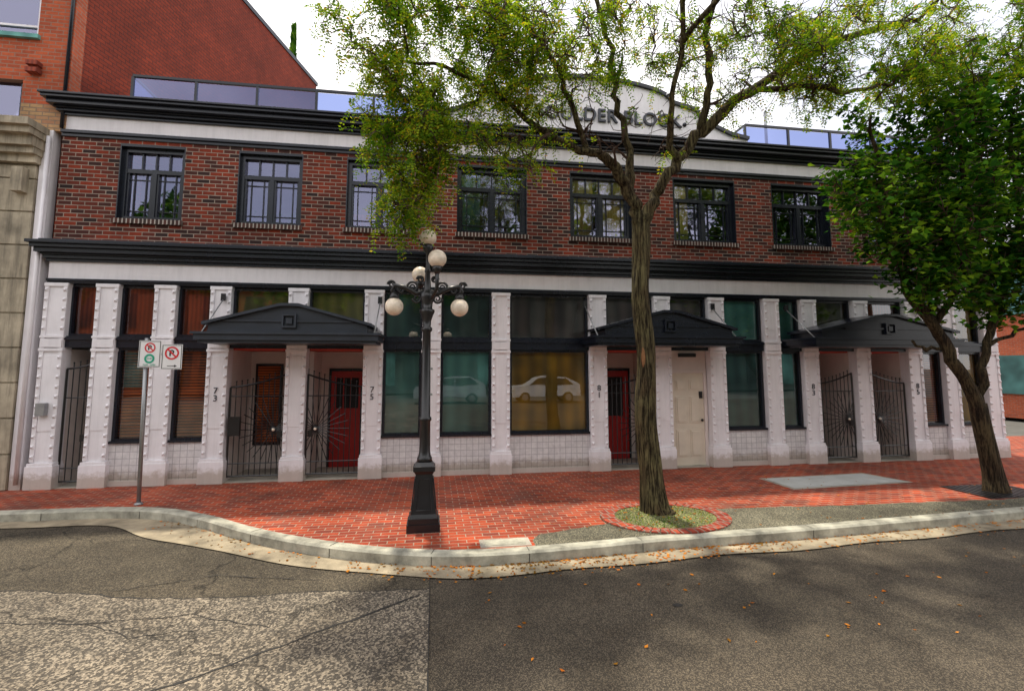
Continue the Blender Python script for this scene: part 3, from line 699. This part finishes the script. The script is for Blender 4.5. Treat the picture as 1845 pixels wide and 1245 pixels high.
# ================================================================== STREET LAMP
lp=empty('street_lamp'); l=MB(); lx,ly=-.11,7.03
l.box(lx-.215,lx+.215,ly-.215,ly+.215,0,.10,'iron'); l.box(lx-.195,lx+.195,ly-.195,ly+.195,.10,.17,'iron')
for z0,z1,a,b in ((.17,.22,.185,.165),(.22,.45,.165,.130),(.45,.72,.130,.112),(.72,.76,.112,.135),(.76,.82,.145,.145),(.82,.87,.135,.10)):
    l.frustum(lx,ly,z0,z1,a,b,'iron')
for sx,sy in ((0,-1),(1,0),(-1,0)):
    P=[]
    for zz,wd,of in ((.27,.10,.162),(.66,.075,.121)):
        for e in (-1,1):
            P.append((lx+(e*wd if sy else sx*of),ly+(sy*of if sy else e*wd),zz))
    l.tube([P[0],P[1],P[3],P[2],P[0]],.007,'iron',5,False)
l.lathe(lx,ly,[(.10,.87),(.10,.92),(.085,.94),(.075,1.0),(.07,1.4),(.085,1.42),(.085,1.45),(.068,1.47),(.058,2.35),(.055,2.62),(.075,2.64),(.075,2.68),(.055,2.70),(.06,2.78),(.085,2.86),(.105,2.90),(.105,2.93),(.07,2.95),(.075,3.02),(.10,3.1),(.105,3.15),(.07,3.18),(.05,3.22),(.045,3.3),(.035,3.45),(.045,3.47),(.045,3.5),(.03,3.52),(.028,3.72),(.06,3.76),(.075,3.82),(.06,3.86)],'iron')
def scroll(cx,cy,cz,r,dx,dy,turns=1.6,s=1,th=.018):
    pts=[]; n=26
    for k in range(n+1):
        t=k/n; a=t*turns*2*math.pi; rr=r*(1-t*.8); pts.append((cx+dx*rr*math.cos(a),cy+dy*rr*math.cos(a),cz+s*rr*math.sin(a)))
    l.tube(pts,[th*(1-.5*k/n) for k in range(n+1)],'iron',6)
for sx in (1,-1):
    ax=lx+sx*.45
    l.tube([(lx,ly,3.2),(lx+sx*.15,ly,3.16),(lx+sx*.3,ly,3.24),(ax,ly,3.27),(ax+sx*.03,ly,3.2),(ax,ly,3.13)],[.035,.032,.032,.034,.03,.03],'iron',8)
    scroll(lx+sx*.2,ly,3.25,.08,sx,0); scroll(lx+sx*.36,ly,3.21,.06,-sx,0); scroll(lx+sx*.49,ly,3.28,.055,sx,0); scroll(lx+sx*.14,ly,3.09,.065,sx,0,s=-1); scroll(lx+sx*.1,ly,3.36,.05,sx,0)
    l.lathe(ax,ly,[(.02,3.18),(.05,3.15),(.07,3.10),(.055,3.07)],'iron',14)
for gx,gy_,gz,r0 in ((.02,ly-.28,3.60,.125),(-.22,ly+.26,3.47,.12)):
    l.tube([(lx,ly,3.12),(lx*.5+gx*.5,ly*.5+gy_*.5,3.08),(gx,gy_,3.2),(gx,gy_,gz-r0)],[.03,.026,.026,.028],'iron',8)
    l.lathe(gx,gy_,[(.03,gz-r0-.08),(.06,gz-r0-.03),(.07,gz-r0+.02),(.05,gz-r0+.03)],'iron',14)
    l.sphere((gx,gy_,gz),r0,'globe',28,18)
l.sphere((lx,ly,3.96),.115,'globe',28,18)
for sx in (-1,1): l.sphere((lx+sx*.45,ly,2.97),.125,'globe',28,18)
l.box(lx+.09,lx+.095,ly-.02,ly+.42,1.95,2.30,'signwhite'); l.box(lx+.09,lx+.095,ly-.02,ly+.42,1.60,1.93,'signwhite')
l.box(lx+.055,lx+.09,ly-.03,ly+.05,2.1,2.13,'metal'); l.box(lx+.055,lx+.09,ly-.03,ly+.05,1.75,1.78,'metal')
l.obj('post_and_globes',lp)

# ================================================================== PARKING SIGN
sg=empty('no_parking_sign'); q=MB()
px_,py_=-4.53,8.85
q.tube([(px_,py_,0),(px_-.05,py_,2.6)],.03,'metal',12)
q.lathe(px_,py_,[(.06,0),(.06,.02),(.035,.04)],'metal',14)
Y=8.80
def plate(x0,x1,z0,z1,kind):
    cx=(x0+x1)/2; q.box(x0,x1,Y,Y+.006,z0,z1,'signwhite')
    for (a,b,c_,d_) in ((x0+.01,x1-.01,z1-.018,z1-.01),(x0+.01,x1-.01,z0+.01,z0+.018),(x0+.01,x0+.018,z0+.018,z1-.018),(x1-.018,x1-.01,z0+.018,z1-.018)):
        q.box(a,b,Y-.003,Y-.0005,c_,d_,'signblack')
    def annulus(cx,cz,r0,r1,m,y=Y-.004,n=32):
        for k in range(n):
            a=2*math.pi*k/n; b=2*math.pi*(k+1)/n
            q.face([(cx+r0*math.cos(a),y,cz+r0*math.sin(a)),(cx+r0*math.cos(b),y,cz+r0*math.sin(b)),(cx+r1*math.cos(b),y,cz+r1*math.sin(b)),(cx+r1*math.cos(a),y,cz+r1*math.sin(a))][::-1],m)
    r=.105 if kind==2 else .08; cz=z1-.035-r
    annulus(cx,cz,r*.76,r,'signred')
    q.face([(cx-r*.66,Y-.0045,cz+r*.50),(cx-r*.50,Y-.0045,cz+r*.66),(cx+r*.66,Y-.0045,cz-r*.50),(cx+r*.50,Y-.0045,cz-r*.66)],'signred')
    k_=r/.085
    q.prism([(cx-.03*k_,cz-.04*k_),(cx-.013*k_,cz-.04*k_),(cx-.013*k_,cz+.04*k_),(cx-.03*k_,cz+.04*k_)],Y-.0032,Y-.001,'signblack')
    annulus(cx-.001,cz+.016*k_,.011*k_,.027*k_,'signblack',Y-.0032,16)
    if kind==1:
        annulus(cx,z0+.14,.045,.075,'signgreen')
        text('2HR',"sign_text_2hr",sg,(cx,Y-.002,z0+.14),.04,'signgreen',.001)
        text('7AM - 6PM',"sign_text_hours",sg,(cx,Y-.002,z0+.04),.04,'signgreen',.001)
    else:
        q.box(cx-.06,cx+.05,Y-.003,Y-.0005,z0+.05,z0+.06,'signblack'); q.face([(cx+.045,Y-.003,z0+.035),(cx+.085,Y-.003,z0+.055),(cx+.045,Y-.003,z0+.075)],'signblack')
plate(-4.66,-4.335,2.13,2.56,1); plate(-4.325,-4.02,2.10,2.50,2)
q.box(-4.62,-4.06,Y+.007,Y+.02,2.32,2.36,'metal')
q.obj('pole_and_plates',sg)

# ================================================================== TREES
def interp(P,n=5):
    out=[]
    for i in range(len(P)-1):
        p0=Vector(P[max(i-1,0)]);p1=Vector(P[i]);p2=Vector(P[i+1]);p3=Vector(P[min(i+2,len(P)-1)])
        for k in range(n):
            t=k/n; out.append(.5*((2*p1)+(-p0+p2)*t+(2*p0-5*p1+4*p2-p3)*t*t+(-p0+3*p1-3*p2+p3)*t**3))
    out.append(Vector(P[-1])); return out
def rv(s=1): return Vector((random.gauss(0,s),random.gauss(0,s),random.gauss(0,s)))
def build_tree(name,limbs,regions,barkm,leafm,twigm,twig_len,leaf_fn,trunk_disp=.25,wig=.10,extra=None):
    e=empty(name); w=MB(); lf=MB(); pool=[]
    for li,(P,seg) in enumerate(limbs):
        pts=interp([p[:3] for p in P],5); rr=interp([(p[3],0,0) for p in P],5); rad=[max(.01,v.x) for v in rr]
        if li>0: pts=[p+rv(.022) if 0<i<len(pts)-1 else p for i,p in enumerate(pts)]
        w.tube(pts,rad,barkm,seg,True,trunk_disp,li*3.1)
        for p_,r_ in zip(pts,rad):
            if p_.z>3.4 or li>0: pool.append((p_,r_))
    if extra: extra(w)
    tg=[]
    for (c_,r_,n_,ld,tw) in regions:
        for t in range(n_):
            while True:
                u=Vector((random.uniform(-1,1),random.uniform(-1,1),random.uniform(-1,1)))
                if .15<u.length<1: break
            tg.append((Vector((c_[0]+u.x*r_[0],c_[1]+u.y*r_[1],c_[2]+u.z*r_[2])),ld,tw))
    root=pool[0][0]
    tg.sort(key=lambda a:(a[0]-root).length)
    for T,ld,tw in tg:
        best=min(pool,key=lambda q:(q[0]-T).length+ .35*(q[0]-root).length)
        p0,r0=best; L=(T-p0).length
        if L<.15: continue
        nseg=max(4,int(L/.14)); sid=rv(1); sid.z=abs(sid.z)*.6; ctrl=(p0+T)/2+sid*L*.18
        pts=[]; rad=[]; rs=min(r0*.7,.012+.018*L)
        j=Vector((0,0,0))
        for k in range(nseg+1):
            t=k/nseg; j=j*.7+rv(wig*.35) if 0<k else j
            pts.append(p0*(1-t)**2+ctrl*2*t*(1-t)+T*t*t+j*min(1,t*3)*.55); rad.append(rs*(1-t)**.8+.006)
        w.tube(pts,rad,twigm,5,True)
        for a_,b_ in zip(pts[1:],rad[1:]): pool.append((a_,b_))
        for t in range(tw):
            k=random.randint(max(1,nseg//3),nseg); s0=pts[k]; dr=(rv(1)+Vector((0,0,.1))).normalized(); ln=twig_len*random.uniform(.5,1.3)
            tp=[s0]; dd=dr
            for m_ in range(4):
                dd=(dd+rv(.4)+Vector((0,0,-.08))).normalized(); tp.append(tp[-1]+dd*ln/4)
            w.tube(tp,[.008,.007,.006,.005,.003],twigm,3,False)
            if random.random()<.35:
                d3=(dd+rv(.8)).normalized(); w.tube([tp[2],tp[2]+d3*ln*.3,tp[2]+d3*ln*.5+rv(.03)],[.005,.004,.002],twigm,3,False)
            if random.random()<ld: leaf_fn(lf,tp,leafm,ld)
    w.obj('trunk_and_branches',e); lf.obj('foliage',e)
    return e
def leaf_locust(lf,tp,m,ld):
    n=random.randint(3,6)
    for c_ in range(n):
        s0=tp[random.randint(1,4)]; d=rv(1); d.z-=.5; d.normalize(); L=random.uniform(.16,.28)
        side=d.cross(Vector((0,0,1))+rv(.3)).normalized(); nseg=random.randint(6,8)
        for k in range(nseg):
            t=(k+1)/nseg; p_=s0+d*L*t+Vector((0,0,-.09*t*t))
            for sg_ in (-1,1):
                a=(side*sg_+d*.35+rv(.2)).normalized()*random.uniform(.042,.064); b=d*.0135
                lf.face([p_,p_+a*.5+b,p_+a,p_+a*.5-b],m)
def leaf_maple(lf,tp,m,ld):
    for c_ in range(random.randint(9,15)):
        s0=tp[random.randint(1,4)]+rv(.10); d=rv(1); d.z=-abs(d.z)*.4; d.normalize(); q=random.uniform(.04,.075)
        sd=d.cross(Vector((0,0,1))+rv(.5)).normalized()*q; dn=d*q
        lf.face([s0,s0+sd*.9+dn*.5,s0+sd*.45+dn*1.0,s0+dn*1.9,s0-sd*.45+dn*1.0,s0-sd*.9+dn*.5],m)
ty=7.25
limbs=[
 ([(3.30,ty,-.02,.26),(3.27,ty,.12,.20),(3.23,ty,.6,.165),(3.17,ty,1.4,.15),(3.19,ty,2.3,.142),(3.13,ty,3.2,.132),(3.17,ty,4.0,.125),(3.17,ty,4.45,.12)],28),
 ([(3.16,ty,4.35,.11),(3.02,ty-.02,4.75,.09),(2.86,ty-.05,5.05,.085),(2.58,ty-.1,5.35,.07),(2.15,ty-.2,5.42,.055),(1.5,ty-.4,5.6,.045),(.8,ty-.5,6.0,.035),(.1,ty-.6,6.3,.025),(-.7,ty-.6,6.3,.015)],10),
 ([(3.18,ty,4.35,.11),(3.42,ty-.05,4.8,.09),(3.70,ty-.1,5.3,.085),(4.15,ty-.15,5.85,.08),(4.9,ty-.2,6.5,.075),(6.1,ty-.1,7.35,.065),(7.4,ty,8.0,.05),(8.6,ty,8.4,.035)],10),
 ([(3.0,ty-.03,4.8,.075),(3.06,ty+.1,5.6,.06),(2.85,ty+.1,6.4,.05),(2.75,ty,7.2,.04),(2.3,ty-.3,8.3,.03),(2.2,ty-1,9,.02)],8),
 ([(4.15,ty-.15,5.85,.07),(4.25,ty-.3,6.6,.055),(4.15,ty-.5,7.5,.05),(4.4,ty-1.0,8.6,.035)],8),
 ([(3.75,ty-.1,5.35,.06),(3.5,ty-.4,6.1,.045),(3.55,ty-.8,6.9,.04),(3.2,ty-1.6,7.8,.035),(3.0,ty-2.8,8.4,.03),(2.9,ty-4.2,8.6,.02)],8),
 ([(4.9,ty-.2,6.5,.055),(5.6,ty-.5,6.6,.045),(6.4,ty-.6,6.5,.035),(7.3,ty-.6,6.7,.02)],7),
 ([(2.3,ty-.15,5.40,.05),(1.9,ty-.4,6.1,.04),(1.4,ty-.6,6.9,.035),(.6,ty-.7,7.5,.025),(-.4,ty-.7,7.7,.015)],7),
 ([(3.55,ty-.8,6.9,.04),(4.4,ty-2,7.8,.035),(5.4,ty-3.2,8.4,.025),(6.4,ty-4.2,8.6,.015)],7),
]
regions=[((.0,ty-.6,6.8),(1.6,1.0,1.1),80,.95,7),((-.35,ty-.5,5.5),(.75,.5,.8),36,1.0,7),((-.5,ty-.4,4.45),(.26,.3,.5),10,1.0,7),((1.3,ty-.5,6.5),(.8,.9,.8),34,.45,7),
 ((1.0,ty-.5,5.3),(.7,.6,.35),11,.6,7),((2.9,ty-.2,5.85),(1.2,.6,.55),13,.06,4),((2.7,ty-.4,7.3),(1.7,.9,.55),44,.38,7),((4.9,ty-.3,7.1),(1.6,1.0,.95),60,.34,8),((7.0,ty-.3,7.4),(2.1,1.0,.9),70,.62,7),((9.6,ty-.2,8.0),(1.6,.9,.9),46,.85,6),
 ((2.8,ty-3.4,8.7),(2.6,2.0,.7),34,.9,6),((5.8,ty-3.6,8.7),(2.6,1.9,.7),30,.9,6)]
def scar(w):
    w.sphere((3.11,ty-.105,2.28),.045,'scar',12,10,(.8,.6,3.6)); w.sphere((3.19,ty-.12,1.6),.028,'crack',10,8,(.8,.5,3.5))
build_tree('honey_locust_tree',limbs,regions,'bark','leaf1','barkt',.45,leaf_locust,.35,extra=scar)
t2=7.5
limbs2=[
 ([(9.62,t2,-.02,.20),(9.60,t2,.3,.15),(9.5,t2,.9,.13),(9.40,t2,1.5,.125)],14),
 ([(9.42,t2,1.4,.11),(9.1,t2,2.1,.10),(8.65,t2,2.85,.09),(8.2,t2,3.5,.08),(7.9,t2-.1,4.4,.06),(7.6,t2-.2,5.5,.04),(7.4,t2-.3,6.5,.02)],10),
 ([(9.42,t2,1.4,.08),(9.55,t2,2.0,.07),(9.8,t2,2.7,.065),(10.2,t2,3.6,.06),(10.4,t2-.2,5,.05),(10.3,t2-.3,7,.03)],9),
 ([(8.65,t2,2.85,.05),(9.0,t2-.2,3.6,.05),(9.2,t2-.3,4.8,.045),(9.1,t2-.3,6.5,.03)],8),
 ([(8.9,t2,2.5,.035),(8.6,t2+.1,2.45,.03),(8.3,t2+.1,2.6,.02)],6),
 ([(9.7,t2,2.5,.04),(10.3,t2,2.75,.03),(10.8,t2,2.9,.02)],6),
]
regions2=[((8.4,t2-.2,4.9),(1.4,1.1,1.15),84,1.0,6),((9.9,t2-.1,5.4),(1.5,1.2,1.7),100,1.0,6),((8.9,t2-.2,6.7),(1.7,1.0,1.1),62,.85,5),((7.1,t2-.2,5.2),(.55,.5,.55),18,.95,6),((8.7,t2-.2,3.8),(.9,.6,.5),30,1.0,6),((10.2,t2-.1,3.7),(1.0,.6,.8),34,.9,6),((11.0,t2-.1,7.2),(1.3,1,1.5),56,.95,5),((11.8,t2,5.2),(1.2,1,1.6),30,1,5)]
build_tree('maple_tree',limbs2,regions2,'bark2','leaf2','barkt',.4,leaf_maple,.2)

# ================================================================== PARKED CARS across the street
def car(name,cx,cy,bodymat):
    e=empty(name); b=MB()
    side=[(-2.2,.35),(-2.22,.75),(-2.1,.95),(-1.3,1.05),(-.55,1.5),(.2,1.6),(1.2,1.58),(1.9,1.25),(2.15,1.05),(2.2,.4)]
    P=[(cx+x,z-.1) for x,z in side]
    b.prism([P[0]]+[P[-1]]+P[-2:0:-1],cy-.85,cy+.85,bodymat)
    for y in (cy-.86,cy+.852):
        b.prism([(cx-1.15,.98),(cx+.25,.98),(cx+.25,1.42),(cx-.5,1.38)],y,y+.008,'dark'); b.prism([(cx+.33,.98),(cx+1.75,1.0),(cx+1.2,1.42),(cx+.33,1.42)],y,y+.008,'dark')
    for x in (-1.4,1.35):
        for y in (cy-.9,cy+.7):
            b.tube([(cx+x,y,.2),(cx+x,y+.2,.2)],.33,'signblack',20); b.tube([(cx+x,y-.01,.2),(cx+x,y+.21,.2)],.2,'metal',14)
    b.box(cx-2.19,cx-2.12,cy+.5,cy+.83,.6,.75,'signwhite'); b.obj('body',e,.03)
M['carwhite']=paint('car_white',(.75,.75,.77),.2,.03); M['cargrey']=paint('car_grey',(.35,.38,.42),.2,.03); M['cardark']=paint('car_dark',(.05,.06,.08),.2,.03)
car('parked_car',7.0,-11.0,'carwhite'); car('parked_car.001',1.0,-11.0,'cargrey'); car('parked_car.002',-5.2,-11.0,'cardark'); car('parked_car.003',13.4,-11.0,'cardark')

# ================================================================== LIGHT / WORLD / CAMERA
el=math.radians(74); az=math.radians(-14)
sd=Vector((math.sin(az)*math.cos(el),math.cos(az)*math.cos(el),math.sin(el)))
sun=bpy.data.lights.new('sun','SUN'); sun.energy=4.6; sun.angle=math.radians(2.0); sun.color=(1,.92,.76)
so=bpy.data.objects.new('sun',sun); col.objects.link(so); so.rotation_euler=sd.to_track_quat('Z','Y').to_euler()
w=bpy.data.worlds.new('World'); scn.world=w; w.use_nodes=True; nt=w.node_tree; nt.nodes.clear()
out=nt.nodes.new('ShaderNodeOutputWorld'); bg=nt.nodes.new('ShaderNodeBackground'); bg.inputs[1].default_value=.15
sky=nt.nodes.new('ShaderNodeTexSky'); sky.sky_type='NISHITA'; sky.sun_disc=False; sky.sun_elevation=el; sky.sun_rotation=az
tc=nt.nodes.new('ShaderNodeTexCoord'); nz=nt.nodes.new('ShaderNodeTexNoise'); nz.inputs['Scale'].default_value=2.2; nz.inputs['Detail'].default_value=7; nt.links.new(tc.outputs['Generated'],nz.inputs['Vector'])
r=nt.nodes.new('ShaderNodeValToRGB'); r.color_ramp.elements[0].position=.38; r.color_ramp.elements[0].color=(.45,.45,.45,1); r.color_ramp.elements[1].position=.6; r.color_ramp.elements[1].color=(.97,.97,.97,1)
nt.links.new(nz.outputs['Fac'],r.inputs[0])
mx=nt.nodes.new('ShaderNodeMix'); mx.data_type='RGBA'; nt.links.new(r.outputs[0],mx.inputs[0]); nt.links.new(sky.outputs[0],mx.inputs[6]); mx.inputs[7].default_value=(13.2,12.7,12.6,1)
nt.links.new(mx.outputs[2],bg.inputs[0]); nt.links.new(bg.outputs[0],out.inputs[0])
cd=bpy.data.cameras.new('camera'); co=bpy.data.objects.new('camera',cd); col.objects.link(co)
cd.sensor_width=36; cd.sensor_fit='HORIZONTAL'; cd.lens=36*900/1845; cd.shift_y=-52.5/1845; cd.clip_end=1500; cd.clip_start=.05
co.location=(0,0,2.15); co.rotation_euler=(math.radians(95.7),0,math.radians(-8.81)); scn.camera=co
scn.view_settings.view_transform='Standard'; scn.view_settings.look='None'; scn.view_settings.exposure=0
